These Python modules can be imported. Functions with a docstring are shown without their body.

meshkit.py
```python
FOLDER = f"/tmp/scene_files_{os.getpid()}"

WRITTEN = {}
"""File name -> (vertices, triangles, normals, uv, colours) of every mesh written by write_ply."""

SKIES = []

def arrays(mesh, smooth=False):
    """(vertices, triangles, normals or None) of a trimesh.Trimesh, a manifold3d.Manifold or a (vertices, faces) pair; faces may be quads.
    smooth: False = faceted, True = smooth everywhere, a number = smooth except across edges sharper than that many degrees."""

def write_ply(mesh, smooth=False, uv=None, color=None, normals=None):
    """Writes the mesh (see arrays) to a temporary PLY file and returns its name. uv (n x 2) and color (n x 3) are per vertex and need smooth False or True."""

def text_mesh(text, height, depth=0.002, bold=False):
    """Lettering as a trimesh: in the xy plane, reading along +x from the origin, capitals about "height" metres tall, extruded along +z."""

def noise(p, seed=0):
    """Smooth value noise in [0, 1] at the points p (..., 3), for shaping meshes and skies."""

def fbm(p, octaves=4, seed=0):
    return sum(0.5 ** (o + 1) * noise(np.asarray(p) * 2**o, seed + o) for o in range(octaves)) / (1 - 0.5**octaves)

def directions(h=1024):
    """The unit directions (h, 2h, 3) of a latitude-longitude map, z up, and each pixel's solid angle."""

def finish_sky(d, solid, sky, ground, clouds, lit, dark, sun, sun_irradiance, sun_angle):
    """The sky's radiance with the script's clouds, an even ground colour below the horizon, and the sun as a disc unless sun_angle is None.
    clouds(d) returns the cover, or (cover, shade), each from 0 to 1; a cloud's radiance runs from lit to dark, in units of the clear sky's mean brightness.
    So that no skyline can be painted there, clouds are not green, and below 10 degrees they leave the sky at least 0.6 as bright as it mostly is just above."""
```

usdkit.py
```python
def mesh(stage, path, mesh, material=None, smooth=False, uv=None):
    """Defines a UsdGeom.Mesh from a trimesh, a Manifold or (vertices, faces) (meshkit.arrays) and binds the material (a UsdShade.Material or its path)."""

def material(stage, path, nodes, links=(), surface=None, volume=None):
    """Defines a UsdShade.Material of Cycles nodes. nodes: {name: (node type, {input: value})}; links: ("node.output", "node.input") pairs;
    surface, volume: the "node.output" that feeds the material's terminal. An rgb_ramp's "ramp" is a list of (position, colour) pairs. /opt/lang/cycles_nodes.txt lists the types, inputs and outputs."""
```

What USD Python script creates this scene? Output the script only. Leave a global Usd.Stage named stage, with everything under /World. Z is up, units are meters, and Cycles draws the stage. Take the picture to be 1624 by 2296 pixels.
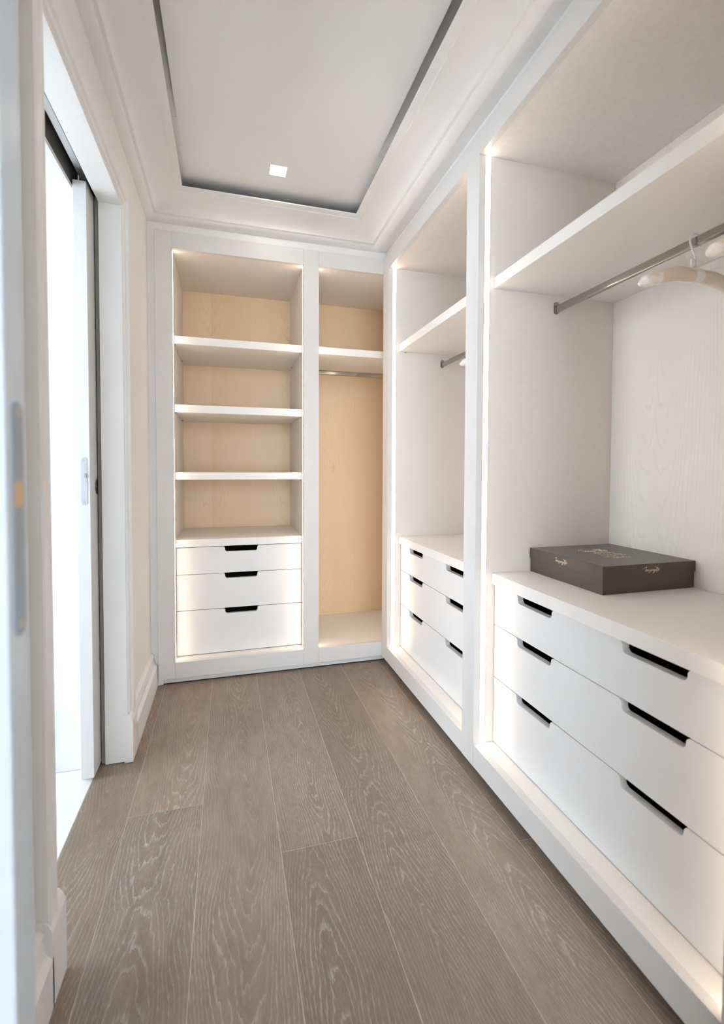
import math, random
import numpy as np
import trimesh, manifold3d, usdkit, meshkit
from shapely.geometry import Polygon
from pxr import Usd, UsdGeom, UsdLux, UsdShade, Gf, Sdf, Vt

random.seed(7); rng = np.random.default_rng(7)
stage = Usd.Stage.CreateInMemory()
UsdGeom.SetStageUpAxis(stage, 'Z'); UsdGeom.SetStageMetersPerUnit(stage, 1.0)
UsdGeom.Xform.Define(stage, '/World')

# ------------------------------------------------------------------ camera, light, exposure
EXPOSURE = 0.78
DAY = 2.4                       # sky radiance outside the windows
DAY_COLOR = (0.785, 0.885, 1.0)
LED = 5.7                       # warm LED strips
LED_COLOR = (1.0, 0.815, 0.635)
SPOT = 30.0                      # ceiling downlights
F, CX, CY, YAW, PIT, ROL = 1054.0, 816.8, 1084.4, math.radians(-16.143), math.radians(-1.740), math.radians(0.205)
cam = UsdGeom.Camera.Define(stage, '/World/camera')
fw = np.array([-math.sin(YAW) * math.cos(PIT), math.cos(YAW) * math.cos(PIT), math.sin(PIT)])
r0 = np.array([math.cos(YAW), math.sin(YAW), 0]); u0 = np.cross(r0, fw)
r2 = r0 * math.cos(ROL) + u0 * math.sin(ROL); u2 = -r0 * math.sin(ROL) + u0 * math.cos(ROL)
M = Gf.Matrix4d(*r2, 0, *u2, 0, *(-fw), 0, 0, 0, 1.12, 1)
UsdGeom.Xformable(cam).AddTransformOp().Set(M)
SENS = 24.0
cam.CreateHorizontalApertureAttr(SENS); cam.CreateVerticalApertureAttr(SENS * 2296 / 1624)
cam.CreateFocalLengthAttr(SENS * F / 1624)
cam.CreateHorizontalApertureOffsetAttr((812 - CX) / 1624 * SENS)
cam.CreateVerticalApertureOffsetAttr((CY - 1148) / 1624 * SENS)
cam.CreateClippingRangeAttr((0.05, 100.0))
cam.CreateFStopAttr(2.6); cam.CreateFocusDistanceAttr(2.1)
cam.CreateExposureAttr(EXPOSURE)
dome = UsdLux.DomeLight.Define(stage, '/World/sky_light')
dome.CreateIntensityAttr(DAY); dome.CreateColorAttr(Gf.Vec3f(*DAY_COLOR))


# ------------------------------------------------------------------ material helper
class G:
    """A small builder of Cycles node graphs: every call returns a 'node.output'."""
    def __init__(s): s.n, s.l, s.k = {}, [], 0
    def node(s, kind, out, **inp):
        s.k += 1; name = f'n{s.k}'; vals = {}
        for k, v in inp.items():
            if isinstance(v, str) and '.' in v: s.l.append((v, f'{name}.{k}'))
            else: vals[k] = v
        s.n[name] = (kind, vals); return f'{name}.{out}'
    def m(s, op, a, b=0.0, c=None, clamp=False):
        kw = dict(math_type=op, value1=a, value2=b)
        if c is not None: kw['value3'] = c
        if clamp: kw['use_clamp'] = True
        return s.node('math', 'value', **kw)
    def xyz(s, x, y, z=0.0): return s.node('combine_xyz', 'vector', x=x, y=y, z=z)
    def noise(s, vec, scale=1.0, detail=2.0, rough=0.5): return s.node('noise_texture', 'fac', vector=vec, scale=scale, detail=detail, roughness=rough)
    def ramp(s, fac, stops): return s.node('rgb_ramp', 'color', fac=fac, ramp=stops)
    def mix(s, fac, a, b): return s.node('mix', 'color', fac=fac, color1=a, color2=b)
    def done(s, name, surf): return usdkit.material(stage, f'/World/Looks/{name}', s.n, s.l, surface=surf)


def plain(name, color, rough=0.5, metallic=0.0, spec=0.5, bump=0.0, bscale=400.0, var=0.0, **kw):
    g = G(); kwargs = dict(base_color=color, roughness=rough, metallic=metallic, specular_ior_level=spec, **kw)
    pos = g.node('geometry', 'position')
    if var:
        nz = g.noise(pos, 9.0, 3.0)
        kwargs['base_color'] = g.ramp(nz, [(0.3, tuple(c * (1 - var) for c in color)), (0.7, tuple(min(1, c * (1 + var)) for c in color))])
    if bump:
        h = g.noise(pos, bscale, 2.0)
        kwargs['normal'] = g.node('bump', 'normal', height=h, strength=bump, distance=0.0006)
    return g.done(name, g.node('principled_bsdf', 'BSDF', **kwargs))


def weave(name, color, rough=0.55):
    """laminate with a faint linen weave, seen on the wardrobe interiors"""
    g = G(); pos = g.node('geometry', 'position')
    a = g.noise(g.node('mapping', 'vector', vector=pos, scale=(900.0, 900.0, 60.0)), 1.0, 1.0)
    b = g.noise(g.node('mapping', 'vector', vector=pos, scale=(60.0, 60.0, 900.0)), 1.0, 1.0)
    w = g.m('multiply', a, b)
    col = g.ramp(w, [(0.12, tuple(c * 0.965 for c in color)), (0.40, tuple(min(1, c * 1.03) for c in color))])
    return g.done(name, g.node('principled_bsdf', 'BSDF', base_color=col, roughness=rough))


def emit(name, color, strength):
    g = G(); return g.done(name, g.node('emission', 'emission', color=color, strength=strength))


def oak(name, tint):
    g = G(); uv = g.node('texture_coordinate', 'UV')
    sep = g.node('separate_xyz', 'x', vector=uv); s0 = sep.split('.')[0]
    u, v = f'{s0}.x', f'{s0}.y'
    big = g.noise(g.xyz(g.m('multiply', u, 5.0), g.m('multiply', v, 1.6)), 1.0, 2.0)
    med = g.noise(g.xyz(g.m('multiply', u, 28.0), g.m('multiply', v, 7.0)), 1.0, 3.0, 0.6)
    fine = g.noise(g.xyz(g.m('multiply', u, 120.0), g.m('multiply', v, 40.0)), 1.0, 2.0)
    pore = g.noise(g.xyz(g.m('multiply', u, 520.0), g.m('multiply', v, 26.0)), 1.0, 2.0, 0.6)
    pore2 = g.noise(g.xyz(g.m('multiply', u, 900.0), g.m('multiply', v, 60.0)), 1.0, 1.0)
    # the trunk axis runs at a slant under the board: rings become arches
    cen = g.m('fraction', u)                            # u carries the plank's own offset in its whole part
    cu = g.m('add', g.m('subtract', cen, 0.5), g.m('multiply', g.m('subtract', big, 0.5), 0.12))
    h = g.m('multiply', g.m('subtract', g.m('fraction', g.m('multiply', v, 0.55)), 0.45), 0.17)
    h = g.m('add', h, g.m('multiply', g.m('subtract', med, 0.5), 0.020))
    r = g.m('sqrt', g.m('add', g.m('multiply', cu, cu), g.m('multiply', h, h)))
    r = g.m('add', r, g.m('multiply', g.m('subtract', fine, 0.5), 0.0026))
    ring = g.m('fraction', g.m('multiply', r, 1 / 0.0074))
    line = g.node('map_range', 'result', value=ring, from_min=0.0, from_max=0.34, to_min=1.0, to_max=0.0, clamp=True)
    line = g.m('power', line, 1.3)
    pm = g.node('map_range', 'result', value=pore, from_min=0.38, from_max=0.58, to_min=0.0, to_max=1.0, clamp=True)
    pm2 = g.node('map_range', 'result', value=pore2, from_min=0.50, from_max=0.62, to_min=0.0, to_max=1.0, clamp=True)
    lime = g.m('add', g.m('multiply', line, g.m('multiply_add', pm, 0.66, 0.20)), g.m('multiply', g.m('multiply', pm, pm2), 0.34), clamp=True)
    patch = g.node('map_range', 'result', value=big, from_min=0.30, from_max=0.70, to_min=0.25, to_max=1.0, clamp=True)
    lime = g.m('multiply', g.m('multiply', lime, patch), 0.88)
    rnd = g.node('object_info', 'random')
    base = g.ramp(med, [(0.3, (0.235 * tint[0], 0.172 * tint[1], 0.126 * tint[2])), (0.7, (0.325 * tint[0], 0.245 * tint[1], 0.184 * tint[2]))])
    base = g.mix(g.m('multiply', rnd, 0.45), base, (0.145, 0.108, 0.082))
    col = g.mix(lime, base, (0.62, 0.56, 0.50))
    rough = g.m('multiply_add', lime, 0.12, 0.42)
    hgt = g.m('subtract', 1.0, g.m('multiply', lime, 0.8))
    nrm = g.node('bump', 'normal', height=hgt, strength=0.25, distance=0.0006)
    return g.done(name, g.node('principled_bsdf', 'BSDF', base_color=col, roughness=rough, normal=nrm, specular_ior_level=0.55))


def maple(name, c0, c1, leaf=0.245):
    g = G(); uv = g.node('texture_coordinate', 'UV')
    s0 = g.node('separate_xyz', 'x', vector=uv).split('.')[0]; u, v = f'{s0}.x', f'{s0}.y'
    k = g.m('floor', g.m('divide', u, leaf))
    wn = g.node('white_noise_texture', 'value', dimensions='1D', w=k)
    lu = g.m('pingpong', u, leaf)                       # book-matched leaves
    shift = g.m('multiply', wn, 0.35)
    big = g.noise(g.xyz(g.m('multiply', lu, 7.0), g.m('multiply', v, 1.3), 3.0), 1.0, 3.0)
    med = g.noise(g.xyz(g.m('multiply', lu, 40.0), g.m('multiply', v, 6.0), 1.0), 1.0, 2.0)
    fine = g.noise(g.xyz(g.m('multiply', u, 420.0), g.m('multiply', v, 5.0)), 1.0, 2.0)
    fleck = g.noise(g.xyz(g.m('multiply', u, 300.0), g.m('multiply', v, 160.0)), 1.0, 1.0)
    cu = g.m('add', g.m('subtract', lu, 0.035), g.m('multiply', g.m('subtract', big, 0.5), 0.07))
    h = g.m('multiply', g.m('subtract', g.m('fraction', g.m('multiply', v, 0.8)), 0.55), 0.14)
    h = g.m('add', h, g.m('multiply', g.m('subtract', med, 0.5), 0.02))
    r = g.m('sqrt', g.m('add', g.m('multiply', cu, cu), g.m('multiply', h, h)))
    ring = g.m('fraction', g.m('multiply', r, 1 / 0.0125))
    line = g.node('map_range', 'result', value=ring, from_min=0.0, from_max=0.22, to_min=1.0, to_max=0.0, clamp=True)
    line = g.m('multiply', line, g.node('map_range', 'result', value=big, from_min=0.42, from_max=0.62, to_min=0.0, to_max=0.26, clamp=True))
    knot = g.node('voronoi_texture', 'distance', vector=g.xyz(g.m('multiply', u, 3.4), g.m('multiply', v, 1.7)), scale=1.0)
    kn = g.node('map_range', 'result', value=knot, from_min=0.0, from_max=0.055, to_min=0.75, to_max=0.0, clamp=True)
    tone = g.m('add', g.m('multiply', fine, 0.32), g.m('add', g.m('multiply', big, 0.58), g.m('multiply', fleck, 0.2)))
    tone = g.m('add', tone, g.m('multiply', g.m('subtract', wn, 0.5), 0.30))
    col = g.ramp(tone, [(0.25, c1), (0.85, c0)])
    dark = tuple(c * f for c, f in zip(c1, (0.70, 0.56, 0.45)))
    col = g.mix(line, col, dark); col = g.mix(g.m('multiply', kn, med), col, dark)
    return g.done(name, g.node('principled_bsdf', 'BSDF', base_color=col, roughness=0.42))


def pane_mat(name):
    g = G()
    fr = g.node('fresnel', 'fac', IOR=1.5)
    return g.done(name, g.node('mix_closure', 'closure', fac=fr, closure1=g.node('transparent_bsdf', 'BSDF', color=(0.97, 0.98, 0.98)), closure2=g.node('glossy_bsdf', 'BSDF', roughness=0.02, color=(1.0, 1.0, 1.0))))


def film(name):
    g = G(); pos = g.node('geometry', 'position')
    nrm = g.node('bump', 'normal', height=g.noise(pos, 110.0, 3.0), strength=0.7, distance=0.002)
    p = g.node('principled_bsdf', 'BSDF', base_color=(0.93, 0.92, 0.90), roughness=0.16, normal=nrm, specular_ior_level=0.7)
    t = g.node('transparent_bsdf', 'BSDF', color=(0.96, 0.95, 0.93))
    fac = g.node('map_range', 'result', value=g.noise(pos, 45.0, 3.0), from_min=0.35, from_max=0.7, to_min=0.62, to_max=0.98, clamp=True)
    return g.done(name, g.node('mix_closure', 'closure', fac=fac, closure1=t, closure2=p))


WHITE = plain('white_lacquer', (0.74, 0.715, 0.69), 0.38, bump=0.04, bscale=700)
BOARD = plain('shelf_lacquer', (0.87, 0.83, 0.79), 0.4)
DRAWER = plain('drawer_lacquer', (0.79, 0.78, 0.77), 0.34)
LINER = weave('interior_laminate', (0.85, 0.795, 0.745))
PAINT = plain('wall_paint', (0.87, 0.84, 0.81), 0.7, bump=0.06, bscale=260)
TRIM = plain('trim_paint', (0.87, 0.85, 0.83), 0.42)
CEIL = plain('ceiling_paint', (0.91, 0.90, 0.885), 0.85, bump=0.04, bscale=300)
VOID = plain('cavity_shade', (0.13, 0.125, 0.115), 0.9)  # dark colour puts shade into the cavities
SLOT = plain('slot_lining_paint', (0.86, 0.85, 0.83), 0.9)
KICK = plain('plinth_shade', (0.045, 0.045, 0.045), 0.6)  # shadow gap under the right run, put into the plinth colour
DARK = plain('unlit_interior', (0.012, 0.011, 0.010), 0.7)  # near-black stands for the unlit inside of the drawers
ALU = plain('brushed_aluminium', (0.60, 0.60, 0.59), 0.35, metallic=1.0)
CHROME = plain('chrome', (0.40, 0.385, 0.365), 0.13, metallic=1.0)
STEEL = plain('satin_steel', (0.55, 0.56, 0.58), 0.32, metallic=1.0)
PLATE = plain('plated_steel', (0.58, 0.61, 0.66), 0.4, metallic=0.3)
PLATE2 = plain('grey_plate', (0.30, 0.33, 0.37), 0.45)
BRASS = plain('brass', (0.62, 0.42, 0.24), 0.35, metallic=0.6)
RUBBER = plain('black_rubber', (0.012, 0.012, 0.012), 0.5)
BRUSH = plain('grey_brush_seal', (0.25, 0.235, 0.205), 0.9, bump=0.6, bscale=900)
TILE = plain('pale_tile', (0.84, 0.83, 0.81), 0.35)
MAPLE_R = maple('maple_cool_light', (0.87, 0.82, 0.76), (0.79, 0.72, 0.64))  # same veneer as the back run, cool daylight put into its colour
MAPLE_B = maple('maple_warm_light', (0.87, 0.675, 0.445), (0.78, 0.55, 0.32))  # same veneer as the right run, warm LED light put into its colour
OAKS = [oak('limed_oak_a', (1.0, 1.0, 1.0)), oak('limed_oak_b', (0.90, 0.92, 0.96)), oak('limed_oak_c', (1.10, 1.07, 1.03))]
SUBFLOOR = plain('joint_filler', (0.42, 0.37, 0.32), 0.8)
FILLER = plain('joint_highlight', (0.66, 0.61, 0.55), 0.7)  # pale tone stands for plank bevels catching light
BOXTOP = plain('brown_grey_card', (0.070, 0.049, 0.034), 0.42, spec=0.7, bump=0.12, bscale=900, sheen_weight=0.12, sheen_roughness=0.4)
GOLD = plain('pale_gold_print', (0.80, 0.68, 0.52), 0.35)
LEDM = emit('led_diffuser', LED_COLOR, LED)
SPOTM = emit('spot_diffuser', (1.0, 0.93, 0.84), SPOT)
PAD = plain('padded_satin', (0.80, 0.70, 0.575), 0.4, sheen_weight=0.4, bump=0.25, bscale=60)
FILM = film('plastic_wrap')
FILMW = plain('white_film', (0.93, 0.925, 0.91), 0.14, spec=0.7, bump=0.5, bscale=150)
WIRE = plain('white_coated_wire', (0.74, 0.74, 0.72), 0.3)
PANE = pane_mat('window_glass')

# ------------------------------------------------------------------ scene helpers
ORIGIN, USED = {}, {}


def free(parent, name):
    k = USED.get((parent, name), 0); USED[(parent, name)] = k + 1
    return name if k == 0 else f'{name}_{k:03d}'


def tag(prim, label=None, cat=None, group=None, kind=None):
    for k, v in (('label', label), ('category', cat), ('group', group), ('kind', kind)):
        if v: prim.SetCustomDataByKey(k, v)


def thing(name, label, cat, loc=(0, 0, 0), group=None, kind=None):
    path = '/World/' + free('/World', name)
    x = UsdGeom.Xform.Define(stage, path); x.AddTranslateOp().Set(Gf.Vec3d(*map(float, loc)))
    ORIGIN[path] = np.array(loc, float)
    tag(x.GetPrim(), label, cat, group, kind); return path


def obj(name, mesh, mat, parent='/World', smooth=False, uv=None, label=None, kind=None, cat=None, group=None):
    """one Mesh prim; the mesh is given in world coordinates"""
    o = ORIGIN.get(parent, np.zeros(3))
    path = parent + '/' + free(parent, name)
    if hasattr(mesh, 'to_mesh') or isinstance(mesh, (tuple, list)):
        v, f, _ = meshkit.arrays(mesh); mesh = trimesh.Trimesh(v, f, process=False)
    t = trimesh.Trimesh(np.array(mesh.vertices) - o, np.array(mesh.faces), process=False)
    m = usdkit.mesh(stage, path, t, mat, smooth=smooth, uv=uv)
    ORIGIN[path] = o
    tag(m.GetPrim(), label, cat, group, kind); return path


def bx(x0, x1, y0, y1, z0, z1, c=0.0008):
    """a box with chamfered edges"""
    x0, x1 = min(x0, x1), max(x0, x1); y0, y1 = min(y0, y1), max(y0, y1); z0, z1 = min(z0, z1), max(z0, z1)
    c = min(c, (x1 - x0) * .3, (y1 - y0) * .3, (z1 - z0) * .3)
    pts = []
    for X, sx in ((x0, 1), (x1, -1)):
        for Y, sy in ((y0, 1), (y1, -1)):
            for Z, sz in ((z0, 1), (z1, -1)):
                pts += [(X, Y + sy * c, Z + sz * c), (X + sx * c, Y, Z + sz * c), (X + sx * c, Y + sy * c, Z)]
    m = trimesh.convex.convex_hull(np.array(pts)); return m


def cat(*ms): return trimesh.util.concatenate([m for m in ms])


def prism(poly, depth, origin, ax, ay):
    """a shapely polygon drawn in axes ax, ay at origin, extruded by depth along ax x ay"""
    m = trimesh.creation.extrude_polygon(poly, depth, engine='earcut')
    az = np.cross(ax, ay); R = np.eye(4); R[:3, 0], R[:3, 1], R[:3, 2], R[:3, 3] = ax, ay, az, origin
    m.apply_transform(R); return m


def tube(pts, r, n=10, closed=False):
    """a round tube along a polyline; r one radius or one for each point"""
    P = np.array(pts, float); N = len(P); r = np.broadcast_to(r, N)
    T = np.gradient(P, axis=0); T /= np.linalg.norm(T, axis=1, keepdims=True)
    up = np.array([0, 0, 1.0]) if abs(T[0] @ [0, 0, 1.0]) < .9 else np.array([1.0, 0, 0])
    a = np.cross(T[0], up); a /= np.linalg.norm(a); V = []
    for i in range(N):
        a = a - T[i] * (a @ T[i]); a /= np.linalg.norm(a); b = np.cross(T[i], a)
        t = np.arange(n) * 2 * math.pi / n
        V += [P[i] + r[i] * (math.cos(q) * a + math.sin(q) * b) for q in t]
    Fc = []
    for i in range(N - 1):
        for j in range(n):
            k = (j + 1) % n; A, B, C_, D = i * n + j, i * n + k, (i + 1) * n + k, (i + 1) * n + j
            Fc += [(A, B, C_), (A, C_, D)]
    c0, c1 = len(V), len(V) + 1; V += [P[0], P[-1]]
    for j in range(n):
        k = (j + 1) % n; Fc += [(c0, k, j), (c1, (N - 1) * n + j, (N - 1) * n + k)]
    return trimesh.Trimesh(np.array(V), np.array(Fc), process=False)


def cyl(center, axis, r, h, n=24):
    m = trimesh.creation.cylinder(radius=r, height=h, sections=n)
    m.apply_transform(trimesh.geometry.align_vectors([0, 0, 1], axis)); m.apply_translation(center); return m


def loft(profile, path_fn, closed=False):
    """rings from path_fn(point of profile) joined into strips; the rings are open unless closed"""
    R = [np.array(path_fn(*q), float) for q in profile]; n = len(R[0]); V = np.vstack(R); Fc = []
    for i in range(len(R) - 1):
        for j in range(n if closed else n - 1):
            k = (j + 1) % n; A, B, C_, D = i * n + j, i * n + k, (i + 1) * n + k, (i + 1) * n + j
            Fc += [(A, D, C_), (A, C_, B)]
    return trimesh.Trimesh(V, np.array(Fc), process=False)


# ------------------------------------------------------------------ measures (metres)
XR, YB = 0.8552, 2.575                      # face planes of the right and the back wardrobes
XL = -0.384                                 # left wall
ZFB, ZFT, ZOB, ZOT = 0.035, 2.313, 0.1168, 2.2297
YA1, YA2, YB1, YB2 = 2.4842, 1.5966, 1.5098, 0.610
XBL, XO1, XO2, XO3 = -0.348, -0.2678, 0.3993, 0.483
FR = 0.0245                                 # thickness of the face frames
XBK, YBK = 1.447, 3.165                     # back panels
ZC = 2.357                                  # underside of the cornice at the wall
YD0, YD1 = 1.160, 1.942                     # doorway to the bright room
HEAD = 2.09

# ------------------------------------------------------------------ floor: oak planks
floor = thing('floor', 'limed grey-brown oak plank floor', None, kind='structure')
obj('subfloor', bx(-0.474, 1.6, -3.0, 3.3, -0.03, -0.0125, 0), SUBFLOOR, floor)
obj('joint_filling', bx(-0.474, 1.06, -1.6, 2.66, -0.012, -0.0007, 0), FILLER, floor, label='plank joint filling, pale to stand for light on the bevels')
xs = [-0.474, -0.3151, -0.0869, 0.1438, 0.3728, 0.6126, 0.8385, 1.06]
joints = {0: [1.991, -0.2], 1: [1.627, -0.3], 2: [2.207, 0.3], 3: [1.3536, -0.75], 4: [0.55], 5: [2.2526, 0.35], 6: [1.2]}
pk = 0
for c in range(7):
    cuts = [2.66] + joints[c] + [-1.6]
    for j in range(len(cuts) - 1):
        y1, y0 = cuts[j], cuts[j + 1]; x0, x1 = xs[c], xs[c + 1]; g = 0.0006
        m = bx(x0 + g, x1 - g, y0 + g, y1 - g, -0.0125, 0.0, 0.0005)
        m.unmerge_vertices()
        r_ = random.Random(c * 17 + j * 5 + 3)
        v = m.vertices; cx_ = (x0 + x1) / 2 + r_.uniform(-.05, .05)
        sgn = r_.choice((-1, 1)); vo = r_.uniform(0, 6)
        U = np.stack([(v[:, 0] - cx_) + 0.5 + pk * 3, sgn * v[:, 1] + vo + 20], 1)
        obj('plank', m, OAKS[r_.randrange(3)], floor, uv=U); pk += 1
fl2 = thing('floor', 'pale tiled floor of the bright room beyond the sliding door', None, kind='structure')
for i in range(4):
    for j in range(5):
        obj('tile', bx(-0.4745 - (i + 1) * 0.6 + .001, -0.4745 - i * 0.6 - .001, -0.4 + j * 0.6 + .001, 0.2 + j * 0.6 - .001, -0.02, -0.001, 0.001), TILE, fl2)

# ------------------------------------------------------------------ walls
WT = -0.62                                                       # far face of the left wall
wl = thing('wall_left', 'cream painted wall with the sliding door opening', None, kind='structure')
obj('wall_panel', bx(WT, XL, YD1 + 0.004, 3.3, 2.2, 2.62, 0), PAINT, wl)
obj('wall_panel', bx(-0.4515, XL, YD1 + 0.012, 3.3, 0, 2.2, 0), PAINT, wl)       # closet leaf of the pocket
obj('wall_panel', bx(WT, -0.515, YD1 + 0.012, 3.3, 0, 2.2, 0), PAINT, wl)        # far leaf of the pocket
obj('wall_panel', bx(WT, XL, 0.52, YD0 - 0.012, 0, 2.62, 0), PAINT, wl)
obj('wall_panel', bx(WT, XL, YD0 - 0.012, YD1 + 0.004, 2.22, 2.62, 0), PAINT, wl)
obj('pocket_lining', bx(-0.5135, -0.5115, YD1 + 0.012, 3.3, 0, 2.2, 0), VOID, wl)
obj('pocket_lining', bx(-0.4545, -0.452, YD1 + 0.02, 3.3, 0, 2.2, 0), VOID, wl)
obj('wall_panel', bx(XL - 0.1, XBL + 0.02, YB + 0.020, YB + 0.04, 0, 2.37, 0.0003), PAINT, wl, label='narrow filler strip beside the back wardrobe')
wb = obj('wall_back', bx(-0.7, 1.7, 3.2, 3.3, 0, 2.62, 0), PAINT, kind='structure')
wr = obj('wall_right', bx(1.5, 1.6, 0.3, 3.2, 0, 2.62, 0), PAINT, kind='structure')
wf = thing('wall_front', 'wall with the doorway the view looks through', None, kind='structure')
obj('wall_panel', bx(-1.3, -0.215, 0.545, 0.60, 0, 2.62, 0), PAINT, wf) if False else None
obj('wall_panel', bx(-1.7, -0.23, 0.525, 0.545, 0, 2.62, 0), PAINT, wf)
obj('wall_panel', bx(-1.7, -0.23, 0.40, 0.46, 0, 2.62, 0), PAINT, wf)
obj('wall_panel', bx(0.80, 1.7, 0.40, 0.524, 0, 2.62, 0), PAINT, wf)
obj('wall_panel', bx(-0.23, 0.80, 0.40, 0.545, 2.2, 2.62, 0), PAINT, wf)

# the bright side room and the room behind the camera: white shells with windows
ws = thing('wall_side', 'white shell of the bright room beyond the sliding door', None, kind='structure')
SX = -2.6
SW = (0.1, 2.2, 0.45, 2.35)                                   # its window: y0, y1, z0, z1
obj('wall_panel', bx(SX - .1, SX, -0.6, 2.8, 0, SW[2], 0), PAINT, ws)
obj('wall_panel', bx(SX - .1, SX, -0.6, 2.8, SW[3], 2.62, 0), PAINT, ws)
obj('wall_panel', bx(SX - .1, SX, -0.6, SW[0], SW[2], SW[3], 0), PAINT, ws)
obj('wall_panel', bx(SX - .1, SX, SW[1], 2.8, SW[2], SW[3], 0), PAINT, ws)
obj('wall_panel', bx(SX, WT, 2.7, 2.8, 0, 2.62, 0), PAINT, ws)
obj('wall_panel', bx(SX, WT, -0.6, -0.5, 0, 2.62, 0), PAINT, ws)
obj('ceiling_panel', bx(SX - .1, WT, -0.6, 2.8, 2.62, 2.7, 0), CEIL, ws)
obj('floor_panel', bx(SX - .1, -0.475, -0.6, 2.8, -0.06, -0.021, 0), TILE, ws)


def window(x0, x1, y0, y1, z0, z1, along):
    w = thing('window_1' if along == 'y' else 'window_2', 'white framed window', None, kind='structure')
    f = .05
    a0, a1 = (y0, y1) if along == 'y' else (x0, x1)
    def b(p0, p1, q0, q1): return bx(x0, x1, p0, p1, q0, q1, .002) if along == 'y' else bx(p0, p1, y0, y1, q0, q1, .002)
    mid = (a0 + a1) / 2
    obj('frame', cat(b(a0, a0 + f, z0, z1), b(a1 - f, a1, z0, z1), b(a0 + f, a1 - f, z0, z0 + f), b(a0 + f, a1 - f, z1 - f, z1), b(mid - f / 2, mid + f / 2, z0 + f, z1 - f)), TRIM, w)
    xm, ym = (x0 + x1) / 2, (y0 + y1) / 2
    for p0, p1 in ((a0 + f, mid - f / 2), (mid + f / 2, a1 - f)):
        obj('pane', bx(xm - .003, xm + .003, p0, p1, z0 + f, z1 - f, 0) if along == 'y' else bx(p0, p1, ym - .003, ym + .003, z0 + f, z1 - f, 0), PANE, w)


window(SX - .07, SX - .02, *SW, 'y')
RW = 1.1
wr2 = thing('wall_rear', 'white shell of the room behind the view', None, kind='structure')
obj('wall_panel', bx(-1.7, -1.6, -3.0, 0.40, 0, 2.62, 0), PAINT, wr2)
obj('wall_panel', bx(1.6, 1.7, -3.0, 0.40, 0, 2.62, 0), PAINT, wr2)
obj('wall_panel', bx(-1.6, 1.6, -3.1, -3.0, 0, 0.3, 0), PAINT, wr2)
obj('wall_panel', bx(-1.6, 1.6, -3.1, -3.0, 2.45, 2.62, 0), PAINT, wr2)
obj('wall_panel', bx(-1.6, -RW, -3.1, -3.0, 0.3, 2.45, 0), PAINT, wr2)
obj('wall_panel', bx(RW, 1.6, -3.1, -3.0, 0.3, 2.45, 0), PAINT, wr2)
obj('ceiling_panel', bx(-1.7, 1.7, -3.1, 0.40, 2.62, 2.7, 0), CEIL, wr2)
obj('floor_panel', bx(-1.7, 1.7, -3.0, 0.40, -0.06, -0.031, 0), SUBFLOOR, wr2)
window(-RW, RW, -3.07, -3.02, 0.3, 2.45, 'x')

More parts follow.
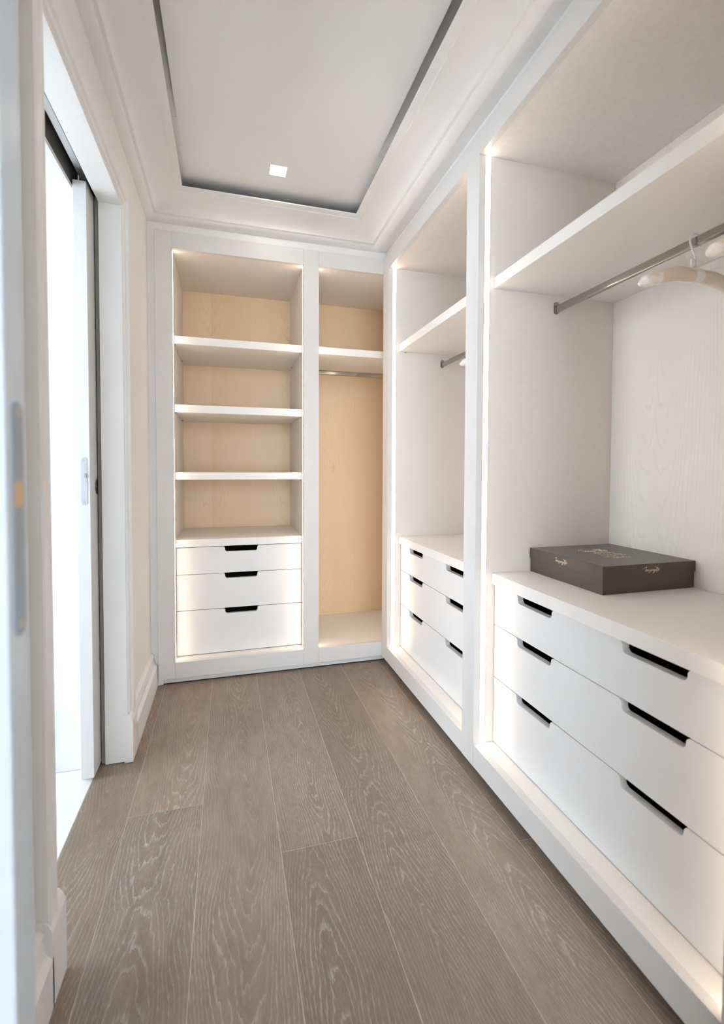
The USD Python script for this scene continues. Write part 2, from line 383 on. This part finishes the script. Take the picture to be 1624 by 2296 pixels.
# ------------------------------------------------------------------ ceiling tray and cornice
ceil = thing('ceiling', 'white raised ceiling panel over the cornice', None, kind='structure')
ZU = 2.5
tee = Polygon([(-0.188, 0.55), (0.640, 0.55), (0.640, 2.02), (0.86, 2.02), (0.86, 2.62), (XL, 2.62), (XL, 2.02), (-0.188, 2.02)])
obj('tray_panel', prism(tee, 0.012, (0, 0, ZU), np.array([1.0, 0, 0]), np.array([0, 1.0, 0])), CEIL, ceil)
obj('slab', bx(WT, 1.6, 0.46, 3.3, 2.62, 2.7, 0), VOID, ceil)
wedge = Polygon([(0.9, ZU + .115), (0.55, ZU + .115), (0.55, ZU + .1), (0.9, ZU + .1), (2.019, ZU + .0003), (2.019, ZU + .02)])   # the slots grow shallow towards the back
for a, b in ((XL - .01, -0.1885), (0.6405, 0.86)):
    obj('slot_lining', prism(wedge, b - a, (a, 0, 0), np.array([0, 1.0, 0]), np.array([0, 0, 1.0])), SLOT, ceil)
obj('cavity_lining', bx(XL, 0.86, 2.600, 2.615, 2.45, 2.62, 0), VOID, ceil)  # dark colour deepens the shade behind the back lip
obj('cavity_lining', bx(0.842, 0.86, 0.55, 2.6, 2.45, 2.62, 0), CEIL, ceil)
obj('cavity_lining', bx(XL + .0005, XL + 0.003, 0.55, 2.6, 2.462, 2.62, 0), CEIL, ceil)

XRC, YF, YN = 0.832, 2.595, 0.62
obj('cavity_lining', bx(XL + .12, XRC - .12, YF - .174, YF, ZC + .1036, ZC + .1046, 0), VOID, ceil)  # dark strip added over the back cornice to paint in ceiling shade
prof = [(0.0, ZC)]
for t in np.linspace(0, math.pi / 2, 7)[1:]: prof.append((0.038 * math.sin(t) * 1.0, ZC + 0.024 * (1 - math.cos(t))))
prof += [(0.0415, ZC + 0.0243), (0.0490, ZC + 0.0246), (0.0498, ZC + 0.0252), (0.0510, ZC + 0.031)]
for t in np.linspace(0, math.pi / 2, 14)[1:]: prof.append((0.052 + 0.098 * (1 - math.cos(t)), ZC + 0.031 + 0.055 * math.sin(t)))
prof += [(0.1505, ZC + 0.091), (0.181, ZC + 0.093), (0.183, ZC + 0.095), (0.183, ZC + 0.099), (0.180, ZC + 0.101), (0.0, ZC + 0.103)]
ring = lambda p, z: [(XL + p, YN + p, z), (XRC - p, YN + p, z), (XRC - p, YF - p, z), (XL + p, YF - p, z)]
obj('trim_1', loft(prof, ring, closed=True), TRIM, smooth=25, kind='structure', label='moulded cornice running round the ceiling tray')
tr2 = obj('trim_2', cat(bx(XRC - .004, XR + 0.06, YN - .1, YF - .001, ZC + .0015, ZC + .012, .0003), bx(XR + 0.025, XR + 0.04, YN - .1, YF + .02, ZFT - .06, ZC + .004, .0003)), TRIM, kind='structure', label='flat soffit strip above the right wardrobes')
tr3 = obj('trim_3', bx(XBL + 0.0202, XR + 0.03, YF, YF + 0.015, ZFT - .06, ZC + .02, .0003), TRIM, kind='structure', label='recessed frieze board above the back wardrobes')

# ------------------------------------------------------------------ baseboard and door casing
def baseprof():
    p = [(0.0, 0.0), (0.031, 0.0), (0.031, 0.106), (0.029, 0.109), (0.022, 0.117), (0.019, 0.122)]
    for t in np.linspace(0, 1, 6): p.append((0.019 - 0.006 * t ** 2, 0.122 + 0.03 * t))
    return p + [(0.012, 0.155), (0.016, 0.158), (0.016, 0.163), (0.006, 0.173), (0.0, 0.174)]


bp = baseprof()
def runbase(y0, y1):
    m = prism(Polygon(bp), y1 - y0, (XL, y1, 0.0005), np.array([1.0, 0, 0]), np.array([0, 0, 1.0]))
    return m
obj('baseboard_left', runbase(2.016, 2.594), TRIM, kind='structure', label='moulded baseboard between the sliding door and the back wardrobe')
obj('baseboard_left', runbase(0.546, 1.088), TRIM, kind='structure', label='moulded baseboard at the near side of the sliding door')

casing = thing('trim_4', 'moulded casing round the sliding door opening', None, kind='structure')
cp = [(-0.001, XL), (-0.001, -0.3735), (0.009, -0.3735), (0.0115, -0.3700), (0.0125, -0.3665), (0.026, -0.3665), (0.029, -0.363), (0.030, -0.360), (0.034, -0.3565), (0.038, -0.3560), (0.042, -0.3585), (0.046, -0.3585), (0.072, -0.3575), (0.076, -0.361), (0.076, XL)]
cring = lambda s, x: [(x, YD0 - s, 0.15), (x, YD0 - s, HEAD + s), (x, YD1 + s, HEAD + s), (x, YD1 + s, 0.15)]
obj('casing', loft(cp, cring), TRIM, casing, smooth=20)
for y0, y1 in ((YD1 - 0.0035, YD1 + 0.076), (YD0 - 0.076, YD0 + 0.0035)):
    pl = Polygon([(XL, 0.001), (-0.3530, 0.001), (-0.3530, 0.160), (-0.3560, 0.168), (-0.3590, 0.176), (-0.3660, 0.186), (XL, 0.187)])
    obj('plinth_block', prism(pl, y1 - y0 + .006, (0, y1 + .003, 0), np.array([1.0, 0, 0]), np.array([0, 0, 1.0])), TRIM, casing)
jamb = thing('trim_5', 'white jamb lining of the sliding door opening', None, kind='structure')
obj('jamb', bx(-0.4505, XL + 0.002, YD1, YD1 + 0.012, 0.002, HEAD + 0.012, 0.0008), TRIM, jamb)
obj('jamb', bx(WT - .01, -0.5160, YD1, YD1 + 0.012, 0.0, HEAD + 0.012, 0.0008), TRIM, jamb)
obj('jamb', bx(WT - .01, XL + 0.002, YD0 - 0.012, YD0, 0.002, HEAD + 0.012, 0.0008), TRIM, jamb)
obj('head_lining', bx(-0.4505, XL + 0.002, YD0, YD1, HEAD, HEAD + 0.012, 0.0008), TRIM, jamb)
obj('head_lining', bx(WT - .01, -0.5160, YD0, YD1, HEAD, HEAD + 0.012, 0.0008), TRIM, jamb)
obj('track', cat(bx(-0.5150, -0.4515, YD0, YD1, HEAD + 0.110, HEAD + 0.115, 0), bx(-0.494, -0.472, YD0, YD1, HEAD + 0.045, HEAD + 0.11, 0.001)), ALU, jamb, label='dark aluminium sliding track in the head slot')
obj('slot_side', cat(bx(-0.4525, -0.4507, YD0, YD1, HEAD + .012, HEAD + 0.11, 0), bx(-0.5158, -0.514, YD0, YD1, HEAD + .012, HEAD + 0.11, 0)), VOID, jamb)
obj('brush_seal', bx(-0.4640, -0.4508, YD1 + 0.006, YD1 + 0.03, 0.004, HEAD + 0.02, 0.001), BRUSH, jamb, label='grey brush seal in the pocket gap')

# ------------------------------------------------------------------ the two sliding doors
def lock_plate(door, c, ax, nrm, w, z0, z1, mat, brass):
    """a round-ended face plate on a door's leading edge: centre c, width axis ax, facing nrm"""
    from shapely.geometry import LineString
    poly = LineString([(0, z0 + w / 2), (0, z1 - w / 2)]).buffer(w / 2, 12)
    az = np.array([0, 0, 1.0]); ax = np.array(ax, float); n = np.array(nrm, float)
    if np.cross(ax, az) @ n < 0: ax = -ax
    p = obj('lock_plate', prism(poly, 0.0022, np.array(c) - n * 0.0008, ax, az), mat, door, label='round-ended metal lock plate')
    for z in (z0 + 0.0105, z1 - 0.0105):
        obj('screw', cyl(np.array(c) + az * z + n * 0.0016, n, 0.0042, 0.0012), STEEL, p)
    return p, ax, az, n


d1 = thing('door_1', 'white sliding pocket door pulled almost fully back', None, (-0.488, 1.857, 0.008), kind='structure')
obj('leaf', bx(-0.509, -0.467, 1.857, 2.62, 0.010, 2.112, 0.0012), DRAWER, d1)
p, ax, az, n = lock_plate(d1, (-0.4855, 1.857, 0), (1, 0, 0), (0, -1, 0), 0.0195, 0.990, 1.158, PLATE, False)
hk = Polygon([(0, 0.006), (-0.006, 0.006), (-0.008, 0.012), (-0.006, 0.018), (0.0, 0.020), (0.006, 0.016), (0.008, 0.008), (0.010, -0.004), (0.008, -0.012), (0.0, -0.010)])
obj('hook_latch', prism(hk, 0.006, (-0.4830, 1.8555, 1.082), np.array([0, 1.0, 0]), np.array([0, 0, 1.0])), STEEL, p, label='steel hook latch')
obj('latch_slot', bx(-0.4885, -0.4795, 1.8552, 1.8565, 1.074, 1.102, 0), PLATE, p)
hd = obj('flush_pull', trimesh.creation.annulus(0.022, 0.029, 0.003, sections=48, transform=trimesh.transformations.translation_matrix((-0.4662, 1.945, 1.053)) @ trimesh.transformations.rotation_matrix(math.pi / 2, [0, 1, 0])), CHROME, d1, smooth=30, label='round steel flush pull')
obj('recess', cyl((-0.4668, 1.945, 1.053), (1, 0, 0), 0.022, 0.0008), STEEL, hd)
obj('turn_snib', bx(-0.4664, -0.4640, 1.928, 1.962, 1.050, 1.056, 0.0008), CHROME, hd)
for z in (1.146, 0.960, 1.9966, 0.2215):
    obj('bumper', bx(-0.4668, -0.4605, 1.962, 1.978, z - .0045, z + .0045, 0.0006), RUBBER, d1, label='small black guide bumper')

d2 = thing('door_2', 'near sliding door seen edge-on at the left, out of focus', None, (-0.185, 0.50, 0.008), kind='structure')
DX = -0.183
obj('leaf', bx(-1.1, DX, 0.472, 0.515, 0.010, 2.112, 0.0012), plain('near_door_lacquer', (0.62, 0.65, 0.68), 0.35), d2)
p, ax, az, n = lock_plate(d2, (DX, 0.4935, 0), (0, 1, 0), (1, 0, 0), 0.022, 0.968, 1.180, PLATE2, True)
obj('latch_bolt', bx(DX, DX + 0.002, 0.4855, 0.5015, 1.085, 1.108, 0.0006), BRASS, p, label='brass latch bolt')

# ------------------------------------------------------------------ wardrobes
def local(axis):
    """maps (s along the face, d depth behind the face, z) to world boxes; axis 'x' = back run, 'y' = right run (s is world y)"""
    if axis == 'x': return lambda s0, s1, d0, d1, z0, z1, c=.0008: bx(s0, s1, YB + d0, YB + d1, z0, z1, c)
    return lambda s0, s1, d0, d1, z0, z1, c=.0008: bx(XR + d0, XR + d1, s0, s1, z0, z1, c)


def drawer_front(axis, s0, s1, z0, z1, d, notches, w=0.196, dep=0.0285, r=0.012, th=0.021):
    """a front with pull notches cut from its top edge; each corner of a notch is rounded"""
    pts = [(s0, z0), (s1, z0), (s1, z1)]
    for c in sorted(notches, reverse=True):
        a = [(c + w / 2, z1)]
        a += [(c + w / 2 - r * math.sin(t), z1 - r * (1 - math.cos(t))) for t in np.linspace(0, math.pi / 2, 7)[1:]]
        a += [(c + w / 2 - r - r * (1 - math.cos(t)), z1 - dep + r - r * math.sin(t)) for t in np.linspace(0, math.pi / 2, 7)]
        b = [(2 * c - x, z) for x, z in reversed(a)]
        pts += a + b
    pts.append((s0, z1)); P = Polygon(pts)
    if axis == 'x': return prism(P, th, (0, YB + d + th, 0), np.array([1.0, 0, 0]), np.array([0, 0, 1.0]))
    P2 = Polygon([(-x, z) for x, z in pts])
    return prism(P2, th, (XR + d + th, 0, 0), np.array([0, -1.0, 0]), np.array([0, 0, 1.0]))


def led(B, parent, side, s, d0, d1, z0=ZOB + .001, z1=ZOT - .001):
    """an LED strip let into a side panel: side +1 when the panel's face looks towards growing s"""
    ch = obj('led_channel', B(s - .004 * side, s + .0002 * side, d0 - .0018, d1 + .0018, z0, z1, .0002), ALU, parent)
    obj('led_strip', B(s - .003 * side, s + .0005 * side, d0, d1, z0 + .001, z1 - .001, .0001), LEDM, ch, label='glowing warm white LED strip')


def carcass(axis, u, s0, s1, depth, back, backmat, led_sides, uvo=0.0):
    B = local(axis); t = 0.018
    obj('side_panel', B(s0 - t, s0, FR, depth, ZFB, ZFT - .02), LINER, u); obj('side_panel', B(s1, s1 + t, FR, depth, ZFB, ZFT - .02), LINER, u)
    obj('top_panel', B(s0, s1, FR, depth, ZOT, ZOT + t), LINER, u); obj('bottom_panel', B(s0, s1, FR, depth, ZOB - t, ZOB), BOARD, u)
    m = B(s0 - t, s1 + t, depth, depth + .01, ZFB, ZFT - .02, 0); m.unmerge_vertices()
    v = m.vertices; a = v[:, 0] if axis == 'x' else v[:, 1]
    obj('back_panel', m, backmat, u, uv=np.stack([a + 5 + uvo, v[:, 2] + 3 + uvo * 2.3], 1), label='maple veneered back panel')
    for side in led_sides: led(B, u, side, s0 if side > 0 else s1, FR + .0003, FR + .0210)


def shelf(axis, u, s0, s1, z0, z1, depth, name='shelf', pins=True, d=0.065, over=0.0):
    B = local(axis)
    sh = obj(name, B(s0 + .0008 - over, s1 - .0008 + over, d, depth - .001, z0, z1), BOARD, u)
    if pins:
        for s, q in ((s0, 1), (s1, -1)):
            for dd in (0.10, depth - .12):
                if axis == 'x': c, ax_ = (s + q * .005, YB + dd, z0 - .0035), (1, 0, 0)
                else: c, ax_ = (XR + dd, s + q * .005, z0 - .0035), (0, 1, 0)
                obj('shelf_pin', cyl(c, ax_, .0034, .010, 12), STEEL, sh, smooth=30)
    return sh


def rail(axis, u, s0, s1, d, z0, z1, sockets=(True, True)):
    """an oval hanging rail with its end sockets"""
    from shapely.geometry import LineString
    hw = 0.0075
    def oval(k, a, b): return LineString([(0, z0 + hw), (0, z1 - hw)]).buffer(hw + k, 10)
    def run(poly, a, b):
        if axis == 'x': m = prism(poly, b - a, (a, YB + d, 0), np.array([0, 1.0, 0]), np.array([0, 0, 1.0])); return m
        return prism(poly, b - a, (XR + d, b, 0), np.array([1.0, 0, 0]), np.array([0, 0, 1.0]))
    r = obj('hanging_rail', run(oval(0, 0, 0), s0 + .002, s1 - .002), CHROME, u, smooth=30, label='oval chrome hanging rail')
    for on, a, b in ((sockets[0], s0 + .0005, s0 + .010), (sockets[1], s1 - .010, s1 - .0005)):
        if on:
            fl = (a, a + .003) if a < (s0 + s1) / 2 else (b - .003, b)
            tab = LineString([(0, z0 + hw), (0, z1 + .004)]).buffer(hw + .0035, 10)
            obj('rail_socket', cat(run(oval(.0022, 0, 0), a, b), run(tab, *fl)), CHROME, r, smooth=30)


def drawers(axis, u, s0, s1, notches):
    B = local(axis)
    for z0, z1 in ((0.555, 0.6985), (0.3620, 0.5525), (0.1205, 0.3590)):
        fr = obj('drawer', drawer_front(axis, s0 + .0018, s1 - .0018, z0, z1, 0.0805, notches), DRAWER, u, label='white drawer with %s' % ('two cut-out pulls' if len(notches) > 1 else 'a cut-out pull'))
        a, b, f, k = s0 + .03, s1 - .03, 0.103, 0.50
        zt = z1 - 0.030
        obj('drawer_box', cat(B(a, b, f, k, z0 + .01, z0 + .02, 0), B(a, a + .012, f, k, z0 + .02, zt, 0), B(b - .012, b, f, k, z0 + .02, zt, 0), B(a, b, k - .012, k, z0 + .02, zt, 0), B(a, b, f, f + .010, z0 + .02, zt - .004, 0)), DARK, fr)
        obj('drawer_cavity', B(a, b, k + .001, k + .004, z0 + .01, z1, 0), DARK, fr)


ZS0, ZS1 = 1.771, 1.811
XM, YM = (XO2 + XO3) / 2, (YB1 + YA2) / 2        # the shared posts' middles
# --- back run, left: shelves over drawers
u = thing('shelf_wardrobe', 'built-in white unit with four lit shelves over three drawers, left of the back wall', 'wardrobe', (0.0, YB, 0), group=None)
B = local('x')
obj('stile', B(XBL, XO1, 0, FR, ZFB, ZFT), WHITE, u); obj('stile', B(XO2, XM, 0, FR, ZFB, ZFT, 0), WHITE, u)
obj('top_rail', B(XO1 + .0004, XO2 - .0004, 0, FR, ZOT, ZFT), WHITE, u); obj('bottom_rail', B(XO1 + .0004, XO2 - .0004, 0, FR, ZFB, ZOB), WHITE, u)
obj('plinth', B(XBL + .001, XM, 0.022, 0.04, 0.006, ZFB + .02), WHITE, u)
obj('plinth_seal', B(XBL + .001, XM, 0.024, 0.038, 0.0005, 0.0065, 0), RUBBER, u)
carcass('x', u, XO1, XO2, YBK - YB, None, MAPLE_B, (1, -1))
DB = YBK - YB
for z0, z1 in ((ZS0, ZS1), (1.415, 1.4557), (1.062, 1.101)): shelf('x', u, XO1, XO2, z0, z1, DB)
shelf('x', u, XO1, XO2, 0.7035, 0.7435, DB, 'counter', False, 0.0665)
drawers('x', u, XO1, XO2, [0.0675])
# --- back run, right: hanging space behind the corner
XC = 1.12
u = thing('corner_wardrobe', 'lit maple-backed hanging compartment in the back right corner, one shelf, no drawers', 'wardrobe', (0.7, YB, 0))
obj('stile', B(XM, XO3, 0, FR, ZFB, ZFT, 0), WHITE, u)
obj('top_rail', B(XO3 + .0004, XC, 0, FR, ZOT, ZFT), WHITE, u); obj('bottom_rail', B(XO3 + .0004, XC, 0, FR, ZFB, ZOB), WHITE, u)
obj('plinth', B(XM, XC, 0.022, 0.04, 0.006, ZFB + .02), WHITE, u)
obj('plinth_seal', B(XM, XC, 0.024, 0.038, 0.0005, 0.0065, 0), RUBBER, u)
carcass('x', u, XO3, XC, DB, None, MAPLE_B, (1, -1), uvo=0.77)
shelf('x', u, XO3, XC, ZS0, ZS1, DB)
rail('x', u, XO3, XC, 0.295, 1.701, 1.729)

# --- right run
B = local('y'); DR = XBK - XR
def right_unit(name, label, s0, s1, z0, z1, stiles, loc, leds):
    u = thing(name, label, 'wardrobe', loc)
    for a, b in stiles: obj('stile', B(a, b, 0, FR, ZFB, ZFT, 0 if YM in (a, b) else .0008), WHITE, u)
    obj('top_rail', B(s0 + .0004, s1 - .0004, 0, FR, ZOT, ZFT), WHITE, u); obj('bottom_rail', B(s0 + .0004, s1 - .0004, 0, FR, ZFB, ZOB), WHITE, u)
    a, b = min(q[0] for q in stiles + [(s0, s1)]), max(q[1] for q in stiles + [(s0, s1)])
    obj('plinth', B(a, min(b, YB + .02), 0.03, 0.048, 0.010, ZFB + .02), KICK, u, label='recessed plinth with the shadow gap put into its dark colour')
    obj('plinth_seal', B(a, min(b, YB + .02), 0.032, 0.046, 0.0005, 0.0105, 0), RUBBER, u)
    carcass('y', u, s0, s1, DR, None, MAPLE_R, leds, uvo=s0 * 1.7)
    shelf('y', u, s0, s1, z0, z1, DR, pins=s0 > 1)
    shelf('y', u, s0, s1, 0.7025, 0.7425, DR, 'counter', False, 0.0685)
    m = (s0 + s1) / 2
    drawers('y', u, s0, s1, [m - .2185, m + .2185])
    rail('y', u, s0, s1, 0.3275, 1.7055, 1.7330)
    return u
right_unit('drawer_wardrobe', 'far white unit of the right run, its drawers half hidden by a post', YA2, YA1, 1.776, 1.817, [(YA1, YB - .0005), (YM, YA2)], (XR, 2.04, 0), (1, -1))
right_unit('drawer_wardrobe', 'near white unit of the right run with the dark box on its counter', YB2, YB1, 1.770, 1.8085, [(YB1, YM), (YB2 - .083, YB2)], (XR, 1.06, 0), (1, -1))

# ------------------------------------------------------------------ downlights: one in view, one added out of view
for k, (x, y, lab) in enumerate(((0.2295, 2.243, 'small square recessed downlight glowing in the ceiling tray'), (0.2295, 1.10, 'added unseen square downlight in the ceiling tray nearest the doorway'))):
    t = thing('downlight', lab, 'ceiling light', (x, y, ZU), group=None)
    h = 0.041
    fr = cat(bx(x - h, x + h, y - h, y - h + .004, ZU - .0015, ZU - .0002, .0004), bx(x - h, x + h, y + h - .004, y + h, ZU - .0015, ZU - .0002, .0004),
             bx(x - h, x - h + .004, y - h + .004, y + h - .004, ZU - .0015, ZU - .0002, .0004), bx(x + h - .004, x + h, y - h + .004, y + h - .004, ZU - .0015, ZU - .0002, .0004))
    obj('trim_frame', fr, TRIM, t)
    obj('diffuser', bx(x - h + .0045, x + h - .0045, y - h + .0045, y + h - .0045, ZU - .0012, ZU - .0003, .0002), SPOTM, t, label='glowing square diffuser')

# ------------------------------------------------------------------ the dark gift box
X0, X1, Y0, Y1, Z0, Z1 = 1.081, 1.446, 1.149, 1.505, 0.7427, 0.830
t = thing('gift_box', 'flat dark brown lidded box with pale script, on the near counter', 'box', ((X0 + X1) / 2, (Y0 + Y1) / 2, Z0))
obj('base', bx(X0 + .0025, X1 - .0025, Y0 + .0025, Y1 - .0025, Z0, Z1 - .004, .0008), BOXTOP, t)
e = 0.0022
lid = obj('lid', cat(bx(X0, X1, Y0, Y1, Z1 - .003, Z1, .0007), bx(X0, X1, Y0, Y0 + e, Z1 - .035, Z1 - .003, .0003), bx(X0, X1, Y1 - e, Y1, Z1 - .035, Z1 - .003, .0003), bx(X0, X0 + e, Y0 + e, Y1 - e, Z1 - .035, Z1 - .003, .0003), bx(X1 - e, X1, Y0 + e, Y1 - e, Z1 - .035, Z1 - .003, .0003)), BOXTOP, t)
# the script, as pen strokes: M a r z o t t o
def strokes_name():
    S = []
    S.append([(0, .30), (.02, .36), (.10, .42), (.16, .44), (.13, .30), (.09, .12), (.07, .05), (.12, .12), (.17, .20), (.20, .22), (.20, .12), (.19, .06), (.23, .13), (.28, .21), (.30, .20), (.29, .10), (.31, .06), (.35, .12)])
    S.append([(.45, .19), (.41, .21), (.37, .15), (.37, .08), (.41, .06), (.45, .13), (.46, .20), (.45, .09), (.48, .07), (.51, .14), (.52, .21), (.54, .17), (.57, .19), (.56, .08)])
    S.append([(.58, .19), (.64, .21), (.66, .20), (.60, .07), (.65, .08), (.66, .02), (.63, -.08), (.59, -.12), (.61, -.04), (.68, .08)])
    S.append([(.74, .18), (.71, .17), (.69, .11), (.71, .06), (.75, .10), (.75, .17), (.78, .16)])
    S.append([(.84, .44), (.81, .24), (.79, .10), (.81, .06), (.84, .11)])
    S.append([(.90, .40), (.87, .22), (.85, .10), (.87, .06), (.90, .11)])
    S.append([(.70, .46), (.78, .36), (.86, .29), (.97, .24), (1.0, .22)])
    S.append([(.97, .17), (.93, .18), (.91, .11), (.93, .06), (.98, .09), (.98, .15), (1.0, .16)])
    S.append([(.30, -.06), (.35, -.04), (.40, -.06)])
    S.append([(.76, -.05), (.81, -.03), (.87, -.05)])
    return S
def draw(strokes, c, ax, ay, w, thick):
    ms = []; ax, ay = np.array(ax, float), np.array(ay, float)
    from scipy.interpolate import make_interp_spline
    for s in strokes:
        s = np.array(s); k = min(3, len(s) - 1)
        q = make_interp_spline(np.arange(len(s)), s, k=k)(np.linspace(0, len(s) - 1, 4 * len(s)))
        P = np.array(c) + w * ((q[:, :1] - .5) * ax + (q[:, 1:] - .16) * ay)
        ms.append(tube(P, thick, 6))
    return cat(*ms)
nm = strokes_name()
obj('lettering', draw(nm, (1.2675, Y0 + .0001, 0.8100), (1, 0, 0), (0, 0, .62), 0.060, 0.0007), GOLD, lid, smooth=True, label='pale script name on the front edge of the lid')
obj('lettering', draw(nm, (X0 + .0001, 1.3355, 0.8100), (0, -1, 0), (0, 0, .62), 0.060, 0.0007), GOLD, lid, smooth=True, label='pale script name on the left edge of the lid')
top = [draw(nm, (1.262, 1.385, Z1 + .0001), (1, 0, 0), (0, 1, 0), 0.105, 0.0009)]
rr = random.Random(4)
for i, (y, x0, x1) in enumerate(((1.357, 1.235, 1.300), (1.338, 1.222, 1.312), (1.318, 1.225, 1.318), (1.297, 1.212, 1.322), (1.277, 1.205, 1.285), (1.258, 1.225, 1.300))):
    pts, x = [], x0
    while x < x1:
        pts.append((x, y + rr.uniform(-.006, .006), Z1 + .0001)); x += .0042
    top.append(tube(pts, 0.0008, 6))
obj('lettering', cat(*top), GOLD, lid, smooth=True, label='pale script emblem on top of the lid')

# ------------------------------------------------------------------ hangers in plastic wrap
def hull(spheres):
    ms = []
    for (a, ra), (b, rb) in spheres:
        pa = manifold3d.Manifold.sphere(ra, 20).translate(list(a)); pb = manifold3d.Manifold.sphere(rb, 20).translate(list(b))
        ms.append(manifold3d.Manifold.batch_hull([pa, pb]))
    m = ms[0]
    for x in ms[1:]: m = m + x
    return m
def smooth_mesh(man, ln=.005, it=12):
    mm = man.refine_to_length(ln).to_mesh(); t = trimesh.Trimesh(mm.vert_properties[:, :3], mm.tri_verts)
    trimesh.smoothing.filter_taubin(t, iterations=it); return t
XH, ZH = XR + 0.3275, 1.7330
RC = ZH - 0.0075                                                   # centre of the hook's bow
def hanger(name, label, y, group):
    t = thing(name, label, 'clothes hanger', (XH, y, 1.60), group=group)
    arm = [(0.0, 1.632, .0165), (0.055, 1.631, .0185), (0.10, 1.622, .0190), (0.145, 1.608, .0165), (0.165, 1.600, .0105)]
    sph = []
    for sg in (-1, 1):
        for a, b in zip(arm[:-1], arm[1:]):
            sph.append((((XH + sg * a[0], y, a[1]), a[2]), ((XH + sg * b[0], y, b[1]), b[2])))
    body = smooth_mesh(hull(sph)); v = np.array(body.vertices)
    v += body.vertex_normals * (0.0010 * (meshkit.noise(v * np.array([160, 60, 60]), 5)[:, None] - .5))
    body.vertices = v
    b_ = obj('padded_body', body, PAD, t, smooth=True, label='cream padded shoulder bar')
    for sg in (-1, 1):                                             # the loose film at the ends
        cap = smooth_mesh(hull([(((XH + sg * .128, y, 1.612), .0185), ((XH + sg * .162, y, 1.600), .0150)), (((XH + sg * .162, y, 1.600), .0150), ((XH + sg * .178, y, 1.592), .0065))]), .004, 4)
        w = np.array(cap.vertices); nz = meshkit.noise(w * 160, 3) - .5
        cap.vertices = w + cap.vertex_normals * (nz[:, None] * .0028)
        obj('film_end', cap, FILMW, b_, smooth=True, label='crumpled clear plastic film')
    band = smooth_mesh(hull([(((XH - .004, y, 1.633), .0185), ((XH + .012, y, 1.632), .0185))]), .004, 4)
    obj('film_band', band, FILMW, b_, smooth=True, label='plastic film gathered at the middle')
    R = 0.0195
    pts = [(XH, y, 1.640), (XH + .001, y, 1.664), (XH - .002, y, 1.684), (XH - .0105, y, 1.699), (XH - .0165, y, 1.710)]
    pts += [(XH + R * math.cos(q), y, RC - .0045 + R * math.sin(q)) for q in np.linspace(math.radians(195), math.radians(-35), 18)]
    hkm = obj('hook', tube(pts, .0023, 10), WIRE, t, smooth=30, label='white coated wire hook')
    tg = trimesh.creation.icosphere(2, 1.0); tg.apply_scale((.0075, .0035, .0125)); tg.apply_translation((XH - .011, y - .002, 1.664))
    obj('size_tag', tg, FILMW, hkm, smooth=True)
    return t
h0 = hanger('clothes_hanger', 'cream padded hanger in plastic film, nearest the box on the near rail', 0.962, 'padded hangers on the rails')
def dup(src, label, dy):
    path = '/World/' + free('/World', src.split('/')[-1])
    x = UsdGeom.Xform.Define(stage, path); p = x.GetPrim()
    p.GetReferences().AddInternalReference(src)
    o = ORIGIN[src] + np.array([0, dy, 0])
    UsdGeom.Xformable(p).ClearXformOpOrder(); x.AddTranslateOp().Set(Gf.Vec3d(*map(float, o)))
    tag(p, label, 'clothes hanger', 'padded hangers on the rails'); p.SetInstanceable(True)
dup(h0, 'padded hanger in plastic film at the right picture edge, its white tip alone in view', 0.787 - 0.962)
dup(h0, 'padded hanger in the far right unit, only its white tip showing past the post', 1.918 - 0.962)
